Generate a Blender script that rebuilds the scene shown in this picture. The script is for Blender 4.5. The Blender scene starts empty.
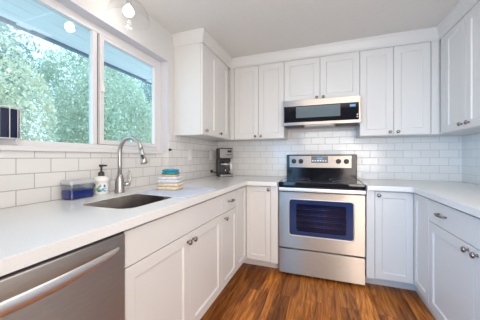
import bpy, bmesh, math, random
from mathutils import Vector, Matrix
random.seed(7)
S = bpy.context.scene
COL = S.collection

# ------------------------------------------------------------------ camera
TH = 0.3424
EYE = 1.1557
cam_d = bpy.data.cameras.new('camera')
cam = bpy.data.objects.new('camera', cam_d)
COL.objects.link(cam)
cam.location = (0, 0, EYE)
cam.rotation_euler = (math.pi / 2, 0, TH)
cam_d.sensor_width = 36
cam_d.lens = 231.17 / 480 * 36
cam_d.shift_y = -(160 - 157.18) / 480
cam_d.clip_start = 0.02
S.camera = cam

# ------------------------------------------------------------------ light
S.view_settings.view_transform = 'Standard'
S.view_settings.look = 'None'
S.view_settings.exposure = 0.17
S.view_settings.gamma = 1
S.view_settings.use_curve_mapping = False
W = bpy.data.worlds.new('sky')
S.world = W
W.use_nodes = True
W.node_tree.nodes['Background'].inputs[0].default_value = (0.66, 0.83, 1.0, 1)
W.node_tree.nodes['Background'].inputs[1].default_value = 2.2

def light(name, kind, loc, target, energy, color, size=1.0, size_y=None):
    d = bpy.data.lights.new(name, kind)
    d.energy = energy
    d.color = color
    if kind == 'AREA':
        d.shape = 'RECTANGLE'
        d.size = size
        d.size_y = size_y or size
    o = bpy.data.objects.new(name, d)
    COL.objects.link(o)
    o.location = loc
    o.rotation_euler = (Vector(target) - Vector(loc)).to_track_quat('-Z', 'Y').to_euler()
    return o
sun = light('sun', 'SUN', (6, 0, 9), (-4, 3, 0), 3.6, (1, 0.96, 0.88))
sun.data.angle = math.radians(2)
light('warm_fill', 'AREA', (0.95, -0.9, 1.0), (-0.6, 1.5, 0.30), 15, (1, 0.90, 0.82), 1.0, 1.0).data.spread = math.radians(100)  # added warm fill behind the camera for the left-hand fronts
light('ceiling_fill', 'AREA', (0.15, -0.3, 1.6), (0.2, 0.7, 2.6), 26, (1, 0.955, 0.91), 1.2, 0.8)  # added fill aimed upward to brighten the ceiling and soften the room
light('overhead_fill', 'AREA', (0.1, 1.0, 2.29), (0.1, 1.01, 0), 9, (1, 0.95, 0.90), 1.3, 0.9)  # unseen overhead fill, added to even out light on the fronts
light('blue_fill', 'AREA', (-1.20, -1.0, 0.95), (1.0, 2.1, 0.40), 18, (0.27, 0.60, 1.0), 1.4, 1.3).data.spread = math.radians(75)  # added blue fill for the lower right cabinets, no door stands there

# ------------------------------------------------------------------ materials
def P(name, col, rough=0.5, metal=0.0, **kw):
    m = bpy.data.materials.new(name)
    m.use_nodes = True
    b = m.node_tree.nodes['Principled BSDF']
    b.inputs['Base Color'].default_value = (*col, 1)
    b.inputs['Roughness'].default_value = rough
    b.inputs['Metallic'].default_value = metal
    for k, v in kw.items():
        b.inputs[k].default_value = v
    return m

def N(m, t, **props):
    n = m.node_tree.nodes.new(t)
    for k, v in props.items():
        setattr(n, k, v)
    return n

def L(m, a, b):
    m.node_tree.links.new(a, b)

def speckle(name, col, col2, scale, rough, amt=0.5, bump=0.0, stretch=(1, 1, 1), metal=0.0, lo=0.35, hi=0.65):
    m = P(name, col, rough, metal)
    b = m.node_tree.nodes['Principled BSDF']
    tc = N(m, 'ShaderNodeNewGeometry')
    mp = N(m, 'ShaderNodeMapping')
    mp.inputs['Scale'].default_value = stretch
    nz = N(m, 'ShaderNodeTexNoise')
    nz.inputs['Scale'].default_value = scale
    nz.inputs['Detail'].default_value = 4
    rp = N(m, 'ShaderNodeValToRGB')
    rp.color_ramp.elements[0].position = lo
    rp.color_ramp.elements[0].color = (*col2, 1)
    rp.color_ramp.elements[1].position = hi
    rp.color_ramp.elements[1].color = (*col, 1)
    L(m, tc.outputs['Position'], mp.inputs['Vector'])
    L(m, mp.outputs[0], nz.inputs['Vector'])
    L(m, nz.outputs['Fac'], rp.inputs[0])
    L(m, rp.outputs[0], b.inputs['Base Color'])
    if bump:
        bp = N(m, 'ShaderNodeBump')
        bp.inputs['Strength'].default_value = bump
        bp.inputs['Distance'].default_value = 0.002
        L(m, nz.outputs['Fac'], bp.inputs['Height'])
        L(m, bp.outputs[0], b.inputs['Normal'])
    return m

M = {}
M['cabinet'] = P('cabinet_paint', (0.69, 0.68, 0.67), 0.38)
M['wall'] = speckle('wall_paint', (0.66, 0.655, 0.65), (0.64, 0.635, 0.63), 60, 0.75, bump=0.1)
M['ceiling'] = speckle('ceiling_paint', (0.74, 0.72, 0.70), (0.72, 0.70, 0.68), 50, 0.85, bump=0.1)
M['vinyl'] = P('white_vinyl', (0.72, 0.71, 0.72), 0.35)
M['reveal'] = P('reveal_shade', (0.64, 0.64, 0.68), 0.5)  # shade of the recess put into the colour
M['gap'] = P('dark_gap', (0.12, 0.10, 0.13), 0.6)
M['quartz'] = speckle('quartz', (0.745, 0.74, 0.735), (0.64, 0.635, 0.63), 240, 0.22, lo=0.28, hi=0.42)
def steel(name, col, rough, stretch):
    m = speckle(name, col, tuple(c * 0.86 for c in col), 18, rough, stretch=stretch, metal=1.0, bump=0.03)
    tg = N(m, 'ShaderNodeCombineXYZ')            # brushed grain runs level, so highlights stretch upright
    tg.inputs[2].default_value = 1.0
    b = m.node_tree.nodes['Principled BSDF']
    b.inputs['Anisotropic'].default_value = 1.0
    L(m, tg.outputs[0], b.inputs['Tangent'])
    return m
M['steel'] = steel('brushed_steel', (0.58, 0.53, 0.485), 0.36, (1, 1, 40))
M['steel_trim'] = P('bright_steel_trim', (0.76, 0.74, 0.72), 0.35, 1.0)
M['sink'] = steel('sink_steel', (0.78, 0.69, 0.62), 0.50, (30, 1, 1))
M['nickel'] = P('brushed_nickel', (0.50, 0.47, 0.44), 0.34, 1.0)
M['knob'] = P('dark_nickel', (0.32, 0.29, 0.27), 0.25, 1.0)
M['chrome'] = P('chrome', (0.82, 0.82, 0.82), 0.08, 1.0)
M['black'] = P('black_enamel', (0.008, 0.008, 0.012), 0.10, **{'Specular IOR Level': 0.3})
M['black_plastic'] = P('black_plastic', (0.02, 0.02, 0.022), 0.4)
M['black_glass'] = P('black_glass', (0.008, 0.009, 0.014), 0.05)
M['grey_glass'] = P('grey_window_glass', (0.14, 0.18, 0.20), 0.08)
M['blue_glass'] = P('blue_oven_glass', (0.018, 0.038, 0.12), 0.06)
M['oven_inside'] = P('oven_inside', (0.05, 0.055, 0.09), 0.5)
M['rack'] = P('oven_rack', (0.75, 0.75, 0.8), 0.3, 0.8)
M['vent'] = P('vent_black', (0.015, 0.016, 0.022), 0.5)
M['panel_grey'] = P('panel_grey', (0.12, 0.12, 0.13), 0.3)
M['white_plastic'] = P('white_plastic', (0.82, 0.81, 0.80), 0.35)
M['navy'] = P('navy_glaze', (0.006, 0.013, 0.045), 0.25)
M['wire'] = P('white_wire', (0.75, 0.72, 0.72), 0.4)
M['soil'] = speckle('potting_soil', (0.05, 0.035, 0.025), (0.02, 0.015, 0.01), 90, 0.95)
M['blue_liquid'] = P('blue_contents', (0.010, 0.028, 0.20), 0.25)
M['mat'] = speckle('drying_mat', (0.58, 0.62, 0.72), (0.52, 0.56, 0.66), 150, 0.8, bump=0.4)
M['cloth_cream'] = speckle('cream_cloth', (0.72, 0.62, 0.46), (0.62, 0.52, 0.36), 60, 0.95, bump=0.6)
M['cloth_pale'] = speckle('pale_blue_cloth', (0.66, 0.66, 0.70), (0.52, 0.54, 0.62), 60, 0.95, bump=0.6)
M['cloth_yellow'] = speckle('yellow_cloth', (0.72, 0.50, 0.12), (0.60, 0.40, 0.09), 60, 0.9, bump=0.4)
M['cloth_teal'] = speckle('teal_cloth', (0.015, 0.30, 0.42), (0.01, 0.17, 0.30), 45, 0.7, bump=0.4)
M['cloth_aqua'] = speckle('aqua_cloth', (0.35, 0.68, 0.72), (0.20, 0.55, 0.62), 60, 0.8, bump=0.4)
M['bark'] = speckle('bark', (0.30, 0.26, 0.22), (0.18, 0.15, 0.12), 14, 0.9, bump=0.6)
M['soffit'] = P('soffit_paint', (0.90, 0.92, 0.93), 0.6)
M['fascia'] = P('fascia_paint', (0.20, 0.24, 0.32), 0.5)
M['bounce_ground'] = speckle('pale_bounce_ground', (0.74, 0.74, 0.73), (0.64, 0.64, 0.63), 8, 0.95, bump=0.3)  # unseen ground made pale to bounce light onto the soffit

def emit(name, col, strength):
    m = bpy.data.materials.new(name)
    m.use_nodes = True
    nt = m.node_tree
    nt.nodes.remove(nt.nodes['Principled BSDF'])
    e = nt.nodes.new('ShaderNodeEmission')
    e.inputs[0].default_value = (*col, 1)
    e.inputs[1].default_value = strength
    nt.links.new(e.outputs[0], nt.nodes['Material Output'].inputs[0])
    return m
M['bulb'] = emit('bulb_glow', (1, 0.95, 0.86), 25)
M['led'] = emit('blue_display', (0.22, 0.50, 0.85), 0.9)

def glass(name, tint, refl=1.0):
    m = bpy.data.materials.new(name)
    m.use_nodes = True
    nt = m.node_tree
    nt.nodes.remove(nt.nodes['Principled BSDF'])
    t = nt.nodes.new('ShaderNodeBsdfTransparent')
    t.inputs[0].default_value = (*tint, 1)
    g = nt.nodes.new('ShaderNodeBsdfGlossy')
    g.inputs['Roughness'].default_value = 0.02
    fr = nt.nodes.new('ShaderNodeLayerWeight')       # Schlick curve, same from both faces
    pw = nt.nodes.new('ShaderNodeMath')
    pw.operation = 'POWER'
    pw.inputs[1].default_value = 5
    nt.links.new(fr.outputs['Facing'], pw.inputs[0])
    mu = nt.nodes.new('ShaderNodeMath')
    mu.operation = 'MULTIPLY_ADD'
    mu.inputs[1].default_value = 0.9 * refl
    mu.inputs[2].default_value = 0.04 * refl
    mx = nt.nodes.new('ShaderNodeMixShader')
    nt.links.new(pw.outputs[0], mu.inputs[0])
    nt.links.new(mu.outputs[0], mx.inputs[0])
    nt.links.new(t.outputs[0], mx.inputs[1])
    nt.links.new(g.outputs[0], mx.inputs[2])
    nt.links.new(mx.outputs[0], nt.nodes['Material Output'].inputs[0])
    return m
M['window_glass'] = glass('window_glass', (0.84, 0.95, 0.98))
M['clear_glass'] = glass('clear_glass', (0.975, 0.98, 0.98))
M['shade_glass'] = glass('shade_glass', (0.985, 0.985, 0.985), 0.35)
M['clear_plastic'] = glass('clear_plastic', (0.86, 0.89, 0.92))
M['oven_glass'] = glass('oven_glass', (0.52, 0.58, 0.74))

def leaf_mat(name, a, b_):
    m = speckle(name, a, b_, 3.0, 0.5)
    b = m.node_tree.nodes['Principled BSDF']
    tr = N(m, 'ShaderNodeBsdfTranslucent')
    tr.inputs[0].default_value = (*a, 1)
    mx = N(m, 'ShaderNodeMixShader')
    mx.inputs[0].default_value = 0.4
    out = m.node_tree.nodes['Material Output']
    L(m, b.outputs[0], mx.inputs[1])
    L(m, tr.outputs[0], mx.inputs[2])
    L(m, mx.outputs[0], out.inputs[0])
    return m
M['leaf'] = leaf_mat('leaf', (0.60, 0.66, 0.52), (0.37, 0.49, 0.43))
M['leaf_pale'] = leaf_mat('pale_leaf', (0.76, 0.73, 0.56), (0.52, 0.59, 0.48))
M['leaf_dark'] = leaf_mat('dark_leaf', (0.42, 0.52, 0.47), (0.25, 0.38, 0.38))

def tile_mat(name, axis, off_u, off_v, bw=0.1545, rh=0.0785, mortar=0.0022, grout=(0.40, 0.38, 0.37, 1)):
    m = P(name, (0.8, 0.78, 0.76), 0.14)
    b = m.node_tree.nodes['Principled BSDF']
    geo = N(m, 'ShaderNodeNewGeometry')
    sp = N(m, 'ShaderNodeSeparateXYZ')
    cb = N(m, 'ShaderNodeCombineXYZ')
    au = N(m, 'ShaderNodeMath', operation='SUBTRACT')
    au.inputs[1].default_value = off_u
    av = N(m, 'ShaderNodeMath', operation='SUBTRACT')
    av.inputs[1].default_value = off_v
    br = N(m, 'ShaderNodeTexBrick', offset=0.5, offset_frequency=2, squash=1.0)
    br.inputs['Scale'].default_value = 1.0
    br.inputs['Brick Width'].default_value = bw
    br.inputs['Row Height'].default_value = rh
    br.inputs['Mortar Size'].default_value = mortar
    br.inputs['Mortar Smooth'].default_value = 0.25
    br.inputs['Bias'].default_value = -0.4
    br.inputs['Color1'].default_value = (0.74, 0.73, 0.715, 1)
    br.inputs['Color2'].default_value = (0.68, 0.67, 0.655, 1)
    br.inputs['Mortar'].default_value = grout
    L(m, geo.outputs['Position'], sp.inputs[0])
    L(m, sp.outputs[axis], au.inputs[0])
    L(m, sp.outputs['Z'], av.inputs[0])
    L(m, au.outputs[0], cb.inputs[0])
    L(m, av.outputs[0], cb.inputs[1])
    L(m, cb.outputs[0], br.inputs['Vector'])
    L(m, br.outputs['Color'], b.inputs['Base Color'])
    bp = N(m, 'ShaderNodeBump')
    bp.inputs['Strength'].default_value = 0.5
    bp.inputs['Distance'].default_value = 0.003
    bp.invert = True
    L(m, br.outputs['Fac'], bp.inputs['Height'])
    L(m, bp.outputs[0], b.inputs['Normal'])
    mr = N(m, 'ShaderNodeMapRange')
    mr.inputs['To Min'].default_value = 0.14
    mr.inputs['To Max'].default_value = 0.7
    L(m, br.outputs['Fac'], mr.inputs[0])
    L(m, mr.outputs[0], b.inputs['Roughness'])
    return m
M['tile_left'] = tile_mat('subway_tile_left', 'Y', 0.62 - 10 * 0.1545, 0.915 - 10 * 0.0785)
M['tile_back'] = tile_mat('subway_tile_back', 'X', 0.03 - 20 * 0.1545, 0.915 - 10 * 0.0785, grout=(0.50, 0.49, 0.48, 1))  # same grout as the left wall, lightened as painted sheen
M['tile_right'] = tile_mat('subway_tile_right', 'Y', 0.1 - 20 * 0.1545, 0.915 - 10 * 0.0785, grout=(0.50, 0.49, 0.48, 1))  # grout sheen put into the colour here too

def wood_floor():
    m = P('oak_floor', (0.3, 0.12, 0.04), 0.4, **{'Specular IOR Level': 0.3})
    b = m.node_tree.nodes['Principled BSDF']
    geo = N(m, 'ShaderNodeNewGeometry')
    sp = N(m, 'ShaderNodeSeparateXYZ')
    cb = N(m, 'ShaderNodeCombineXYZ')
    L(m, geo.outputs['Position'], sp.inputs[0])
    ax = N(m, 'ShaderNodeMath', operation='ADD')
    ax.inputs[1].default_value = 10.03
    ay = N(m, 'ShaderNodeMath', operation='ADD')
    ay.inputs[1].default_value = 20.0
    L(m, sp.outputs['X'], ax.inputs[0])
    L(m, sp.outputs['Y'], ay.inputs[0])
    L(m, ay.outputs[0], cb.inputs[0])
    L(m, ax.outputs[0], cb.inputs[1])
    br = N(m, 'ShaderNodeTexBrick', offset=0.37, offset_frequency=2)
    br.inputs['Scale'].default_value = 1.0
    br.inputs['Brick Width'].default_value = 1.5
    br.inputs['Row Height'].default_value = 0.127
    br.inputs['Mortar Size'].default_value = 0.0012
    br.inputs['Mortar Smooth'].default_value = 0.3
    br.inputs['Color1'].default_value = (0, 0, 0, 1)
    br.inputs['Color2'].default_value = (1, 1, 1, 1)
    br.inputs['Mortar'].default_value = (0.2, 0.2, 0.2, 1)
    L(m, cb.outputs[0], br.inputs['Vector'])
    # long grain along Y, shifted per board
    mp = N(m, 'ShaderNodeMapping')
    mp.inputs['Scale'].default_value = (1.0, 0.09, 1.0)
    off = N(m, 'ShaderNodeVectorMath', operation='MULTIPLY_ADD')
    off.inputs[1].default_value = (3.0, 7.0, 1.0)
    L(m, br.outputs['Color'], off.inputs[0])
    L(m, geo.outputs['Position'], off.inputs[2])
    L(m, off.outputs[0], mp.inputs['Vector'])
    n1 = N(m, 'ShaderNodeTexNoise')
    n1.inputs['Scale'].default_value = 26
    n1.inputs['Detail'].default_value = 6
    n1.inputs['Roughness'].default_value = 0.62
    n1.inputs['Distortion'].default_value = 1.2
    L(m, mp.outputs[0], n1.inputs['Vector'])
    rp = N(m, 'ShaderNodeValToRGB')
    e = rp.color_ramp.elements
    e[0].position = 0.34
    e[0].color = (0.11, 0.028, 0.005, 1)
    e[1].position = 0.66
    e[1].color = (0.58, 0.23, 0.045, 1)
    mid = e.new(0.5)
    mid.color = (0.33, 0.11, 0.018, 1)
    L(m, n1.outputs['Fac'], rp.inputs[0])
    hs = N(m, 'ShaderNodeMix', data_type='RGBA', blend_type='MULTIPLY')
    hs.inputs[0].default_value = 1.0
    r2 = N(m, 'ShaderNodeValToRGB')
    r2.color_ramp.elements[0].color = (0.48, 0.42, 0.38, 1)
    r2.color_ramp.elements[1].color = (1.45, 1.42, 1.35, 1)
    L(m, br.outputs['Color'], r2.inputs[0])
    L(m, rp.outputs[0], hs.inputs[6])
    L(m, r2.outputs[0], hs.inputs[7])
    L(m, hs.outputs[2], b.inputs['Base Color'])
    bp = N(m, 'ShaderNodeBump')
    bp.inputs['Strength'].default_value = 0.25
    bp.inputs['Distance'].default_value = 0.002
    L(m, n1.outputs['Fac'], bp.inputs['Height'])
    L(m, bp.outputs[0], b.inputs['Normal'])
    return m
M['floor'] = wood_floor()

# ------------------------------------------------------------------ helpers
WC = {}     # world origin of every object

def root(name, label, cat, loc, group=None):
    o = bpy.data.objects.new(name, None)
    o.empty_display_size = 0.05
    COL.objects.link(o)
    o.location = loc
    WC[o.name] = Vector(loc)
    tag(o, label, cat, group)
    return o

def tag(o, label=None, cat=None, group=None, kind=None):
    if label: o['label'] = label
    if cat: o['category'] = cat
    if group: o['group'] = group
    if kind: o['kind'] = kind
    return o

def obj(name, bm, mat, parent=None, bevel=0.0, smooth=False, seg=2, label=None):
    """link a bmesh made in world coordinates as ONE object with its origin at its own centre"""
    bmesh.ops.recalc_face_normals(bm, faces=bm.faces)
    lo = Vector((min(v.co[i] for v in bm.verts) for i in range(3)))
    hi = Vector((max(v.co[i] for v in bm.verts) for i in range(3)))
    c = (lo + hi) / 2
    if parent is None: c.z = lo.z
    for v in bm.verts: v.co -= c
    me = bpy.data.meshes.new(name)
    bm.to_mesh(me)
    bm.free()
    me.materials.append(M[mat])
    if smooth:
        for p in me.polygons: p.use_smooth = True
    o = bpy.data.objects.new(name, me)
    COL.objects.link(o)
    WC[o.name] = c
    if parent is not None:
        o.parent = parent
        o.location = c - WC[parent.name]
    else:
        o.location = c
    if bevel:
        b = o.modifiers.new('bevel', 'BEVEL')
        b.width = bevel
        b.segments = seg
        b.limit_method = 'ANGLE'
        b.angle_limit = math.radians(40)
        if not smooth:
            for p in me.polygons: p.use_smooth = True
            w = o.modifiers.new('normals', 'WEIGHTED_NORMAL')
    if label: o['label'] = label
    return o

def box(bm, x0, x1, y0, y1, z0, z1):
    vs = [bm.verts.new((x, y, z)) for z in (z0, z1) for y in (y0, y1) for x in (x0, x1)]
    for f in ((0, 1, 3, 2), (4, 5, 7, 6), (0, 1, 5, 4), (2, 3, 7, 6), (0, 2, 6, 4), (1, 3, 7, 5)):
        bm.faces.new([vs[i] for i in f])
    return bm

def bx(x0, x1, y0, y1, z0, z1):
    return box(bmesh.new(), x0, x1, y0, y1, z0, z1)

def lathe(bm, c, prof, axis='Z', n=24, rot=None):
    """prof: list of (radius, distance along axis); capped at both ends"""
    c = Vector(c)
    if rot is None:
        rot = {'Z': Matrix.Identity(3), 'X': Matrix(((0, 0, 1), (1, 0, 0), (0, 1, 0))), 'Y': Matrix(((1, 0, 0), (0, 0, 1), (0, 1, 0))),
               '-Y': Matrix(((1, 0, 0), (0, 0, -1), (0, 1, 0))), '-X': Matrix(((0, 0, -1), (1, 0, 0), (0, 1, 0)))}[axis]
    rings = []
    for r, h in prof:
        ring = []
        for i in range(n):
            a = 2 * math.pi * i / n
            ring.append(bm.verts.new(c + rot @ Vector((r * math.cos(a), r * math.sin(a), h))))
        rings.append(ring)
    for a, b in zip(rings, rings[1:]):
        for i in range(n):
            bm.faces.new((a[i], a[(i + 1) % n], b[(i + 1) % n], b[i]))
    bm.faces.new(rings[0])
    bm.faces.new(list(reversed(rings[-1])))
    return bm

def tube(bm, pts, r, n=10, closed=False):
    pts = [Vector(p) for p in pts]
    rs = r if isinstance(r, (list, tuple)) else [r] * len(pts)
    rings = []
    K = len(pts)
    up = None
    for i, p in enumerate(pts):
        if closed: t = pts[(i + 1) % K] - pts[i - 1]
        else: t = pts[min(i + 1, K - 1)] - pts[max(i - 1, 0)]
        t.normalize()
        if up is None:
            up = Vector((0, 0, 1)) if abs(t.z) < 0.9 else Vector((1, 0, 0))
        s = t.cross(up)
        if s.length < 1e-4: s = t.orthogonal()
        s.normalize()
        up = s.cross(t).normalized()
        rings.append([bm.verts.new(p + rs[i] * (math.cos(2 * math.pi * k / n) * s + math.sin(2 * math.pi * k / n) * up)) for k in range(n)])
    rng = range(K) if closed else range(K - 1)
    for i in rng:
        a, b = rings[i], rings[(i + 1) % K]
        for k in range(n):
            bm.faces.new((a[k], a[(k + 1) % n], b[(k + 1) % n], b[k]))
    if not closed:
        bm.faces.new(rings[0])
        bm.faces.new(list(reversed(rings[-1])))
    return bm

def poly_extrude(bm, pts, z0, z1, holes=()):
    """flat outline (with holes) in XY, extruded between z0 and z1"""
    edges = []
    for loop in [pts] + list(holes):
        vs = [bm.verts.new((x, y, z0)) for x, y in loop]
        for i in range(len(vs)):
            edges.append(bm.edges.new((vs[i], vs[(i + 1) % len(vs)])))
    r = bmesh.ops.triangle_fill(bm, use_beauty=True, use_dissolve=False, edges=edges)
    fs = [g for g in r['geom'] if isinstance(g, bmesh.types.BMFace)]
    ex = bmesh.ops.extrude_face_region(bm, geom=fs)
    for g in ex['geom']:
        if isinstance(g, bmesh.types.BMVert): g.co.z = z1
    return bm

def rrect(x0, x1, y0, y1, r, n=5):
    out = []
    for cx, cy, a0 in ((x1 - r, y1 - r, 0), (x0 + r, y1 - r, 90), (x0 + r, y0 + r, 180), (x1 - r, y0 + r, 270)):
        for i in range(n + 1):
            a = math.radians(a0 + 90 * i / n)
            out.append((cx + r * math.cos(a), cy + r * math.sin(a)))
    return out

# a front is drawn in (a, out, z): side 'L' looks to +X, 'B' to -Y, 'R' to -X
def fmap(side, plane):
    return {'L': lambda a, d, z: (plane + d, a, z), 'R': lambda a, d, z: (plane - d, a, z), 'B': lambda a, d, z: (a, plane - d, z)}[side]

def fbox(bm, side, plane, a0, a1, d0, d1, z0, z1):
    f = fmap(side, plane)
    vs = [bm.verts.new(f(a, d, z)) for z in (z0, z1) for d in (d0, d1) for a in (a0, a1)]
    for q in ((0, 1, 3, 2), (4, 5, 7, 6), (0, 1, 5, 4), (2, 3, 7, 6), (0, 2, 6, 4), (1, 3, 7, 5)):
        bm.faces.new([vs[i] for i in q])
    return bm

def shaker(side, plane, a0, a1, z0, z1, t=0.02, rail=0.058, depth=0.009):
    """framed door front: plane is the FRONT face; frame stands proud of the recessed panel"""
    bm = bmesh.new()
    f = fmap(side, plane)
    def ring(ia, d): return [bm.verts.new(f(a, d, z)) for a, z in ((a0 + ia, z0 + ia), (a1 - ia, z0 + ia), (a1 - ia, z1 - ia), (a0 + ia, z1 - ia))]
    back, front, inner, low = ring(0, -t), ring(0, 0), ring(rail, 0), ring(rail + 0.006, -depth)
    bm.faces.new(back)
    for A, B in ((back, front), (front, inner), (inner, low)):
        for i in range(4):
            bm.faces.new((A[i], A[(i + 1) % 4], B[(i + 1) % 4], B[i]))
    bm.faces.new(low)
    return bm

def slab(side, plane, a0, a1, z0, z1, t=0.02):
    return fbox(bmesh.new(), side, plane, a0, a1, -t, 0, z0, z1)

def knob(side, plane, a, z, parent, name='knob'):
    f = fmap(side, plane)
    ax = {'L': 'X', 'R': '-X', 'B': '-Y'}[side]
    bm = lathe(bmesh.new(), f(a, 0, z), [(0.009, 0), (0.006, 0.004), (0.006, 0.012), (0.014, 0.016), (0.0155, 0.021), (0.012, 0.027), (0.004, 0.029)], ax, 18)
    return obj(name, bm, 'knob', parent, smooth=True, label='dark nickel knob')

def pull(side, plane, a, z, parent, half=0.045):
    f = fmap(side, plane)
    bm = bmesh.new()
    pts = [f(a - half, 0.0, z), f(a - half, 0.018, z), f(a - half * 0.8, 0.027, z), f(a, 0.031, z), f(a + half * 0.8, 0.027, z), f(a + half, 0.018, z), f(a + half, 0, z)]
    tube(bm, pts, [0.006, 0.006, 0.0065, 0.008, 0.0065, 0.006, 0.006], 10)
    return obj('pull', bm, 'knob', parent, smooth=True, label='dark nickel bar pull')

# ------------------------------------------------------------------ setting
XW, XR, YB, ZC = -1.355, 1.30, 2.88, 2.33     # left, right, back wall; ceiling
XN = -1.42                                     # wall of the window recess
ZT = 1.366                                     # underside of wall cabinets
YBK = -3.0
def struct(name, bm, mat, parent=None, bevel=0.0):
    o = obj(name, bm, mat, parent, bevel)
    o['kind'] = 'structure'
    return o

struct('floor', bx(-1.6, 1.4, YBK, YB + 0.1, -0.1, 0), 'floor')
struct('ceiling', bx(-1.6, 1.4, YBK, YB + 0.1, ZC, ZC + 0.1), 'ceiling')
wb = struct('wall_back', bx(-1.6, 1.4, YB, YB + 0.1, 0, ZC), 'wall')
tag(struct('backsplash', bx(XW, XR, YB - 0.008, YB, 0.915, 1.80), 'tile_back', wb), 'white subway tile with grey grout')
wr = struct('wall_right', bx(XR, 1.4, YBK, YB, 0, ZC), 'wall')
tag(struct('backsplash', bx(XR - 0.008, XR, 0.3, YB - 0.008, 0.915, ZT + 0.005), 'tile_right', wr), 'white subway tile with grey grout')
bm = bmesh.new()
box(bm, -1.6, -0.07, YBK - 0.1, YBK, 0, ZC)
box(bm, 0.56, 1.4, YBK - 0.1, YBK, 0, ZC)
box(bm, -0.07, 0.56, YBK - 0.1, YBK, 0, 0.85)
box(bm, -0.07, 0.56, YBK - 0.1, YBK, 2.10, ZC)
struct('wall_rear', bm, 'wall')
bm = bmesh.new()
for a, b in ((0.01, 0.20), (0.26, 0.34), (0.39, 0.49)): box(bm, a, b, YBK - 0.07, YBK - 0.03, 0.85, 2.10)
struct('rear_streak_bars', bm, 'vinyl')  # bars in an unseen rear opening, added to streak the steel reflections
RY0, RY1 = -0.55, 1.806                        # recess of the window along the wall
WZ = 2.055
bm = bmesh.new()
box(bm, -1.52, XW, RY1, YB, 0, ZC)
box(bm, -1.52, XW, RY0, RY1, WZ, ZC)
box(bm, -1.52, XW, YBK, RY0, 0, ZC)
box(bm, -1.52, XN, RY0, RY1, 0, 1.185)
wl = struct('wall_left', bm, 'wall')
bm = bmesh.new()
box(bm, XN, XN + 0.008, RY0, RY1 - 0.008, 0.915, 1.186)
box(bm, XW, XW + 0.008, RY1, YB - 0.008, 0.915, ZT + 0.004)
box(bm, XN, XW + 0.008, RY1 - 0.008, RY1, 0.915, 1.20)
tag(struct('backsplash', bm, 'tile_left', wl), 'white subway tile with grey grout')

# window: fixed light, mullion, sash
win = root('window_1', None, None, (-1.5, 0.6, 1.2))
win['kind'] = 'structure'
FX0, FX1 = -1.475, -1.435
bm = bmesh.new()
box(bm, FX0, FX1, 1.737, RY1, 1.20, WZ)       # right jamb
box(bm, FX0, FX1, RY0, RY0 + 0.07, 1.20, WZ)
box(bm, FX0, FX1, RY0 + 0.07, 1.737, WZ - 0.055, WZ)    # head
box(bm, FX0, FX1, RY0 + 0.07, 1.737, 1.20, 1.243)       # bottom rail
box(bm, FX0, FX1, 1.118, 1.150, 1.243, WZ - 0.055)      # mullion
struct('window_frame', bm, 'vinyl', win, 0.004)
bm = bmesh.new()
ZA, ZB = 1.246, WZ - 0.058
box(bm, FX0 + 0.01, FX1 + 0.012, 1.162, 1.192, ZA, ZB)
box(bm, FX0 + 0.01, FX1 + 0.004, 1.712, 1.735, ZA, ZB)
box(bm, FX0 + 0.01, FX1 + 0.004, 1.192, 1.712, ZA, ZA + 0.030)
box(bm, FX0 + 0.01, FX1 + 0.004, 1.192, 1.712, ZB - 0.026, ZB)
struct('window_sash', bm, 'vinyl', win, 0.003)
struct('gap_strip', bx(FX0 + 0.01, FX1 - 0.012, 1.150, 1.162, ZA, ZB), 'gap', win)  # dark strip standing in for the shaded gap beside the sash
struct('glass_pane', bx(-1.462, -1.458, RY0 + 0.07, 1.118, 1.243, WZ - 0.055), 'window_glass', win)
struct('glass_pane', bx(-1.462, -1.458, 1.192, 1.712, ZA + 0.03, ZB - 0.026), 'window_glass', win)
bm = bmesh.new()
box(bm, FX1 + 0.012, FX1 + 0.022, 1.166, 1.186, 1.605, 1.665)
box(bm, FX1 + 0.022, FX1 + 0.034, 1.170, 1.182, 1.600, 1.640)
struct('window_latch', bm, 'white_plastic', win, 0.003)
struct('window_sill', bx(-1.53, -1.395, RY0, RY1 - 0.009, 1.1865, 1.2125), 'vinyl', None, 0.004).name = 'trim_1'
# recess lining with shade put into its darker bluish colour (head and far jamb)
bm = bmesh.new()
box(bm, FX1, XW + 0.001, RY0, RY1, WZ - 0.006, WZ)
box(bm, FX1, XW + 0.001, RY1 - 0.006, RY1, 1.2126, WZ - 0.006)
struct('trim_2', bm, 'reveal')

# crown moulding along the cabinets (mitred profile swept round the U)
def crown():
    prof = [(0.0, 2.218), (0.007, 2.218), (0.008, 2.240), (0.012, 2.248), (0.016, 2.262), (0.028, 2.300), (0.034, 2.310), (0.037, 2.3295), (0.0, 2.3295)]
    XL, YU, XRt = -1.047, 2.586, 1.004
    Y0 = 1.898
    path = [((XW + 0.0, Y0), (0, -1)), ((XL, Y0), (1, -1)), ((XL, YU), (1, -1)), ((XRt, YU), (-1, -1)), ((XRt, 0.78), (-1, 0))]
    bm = bmesh.new()
    rings = []
    for (x, y), (nx, ny) in path:
        rings.append([bm.verts.new((x + nx * d, y + ny * d, z)) for d, z in prof])
    for a, b in zip(rings, rings[1:]):
        for i in range(len(prof)):
            bm.faces.new((a[i], a[(i + 1) % len(prof)], b[(i + 1) % len(prof)], b[i]))
    bm.faces.new(rings[0])
    bm.faces.new(list(reversed(rings[-1])))
    return bm
struct('trim_3', crown(), 'cabinet')

# ------------------------------------------------------------------ wall cabinets
G = 0.0018
GW, GB = 'white shaker wall cabinets', 'white shaker base cabinets'
YU, XLU, XRU = 2.586, -1.047, 1.004
ZD0, ZD1 = ZT + 0.004, 2.2165
def body(bm_, parent): return obj('body', bm_, 'cabinet', parent, 0.0015)

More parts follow.
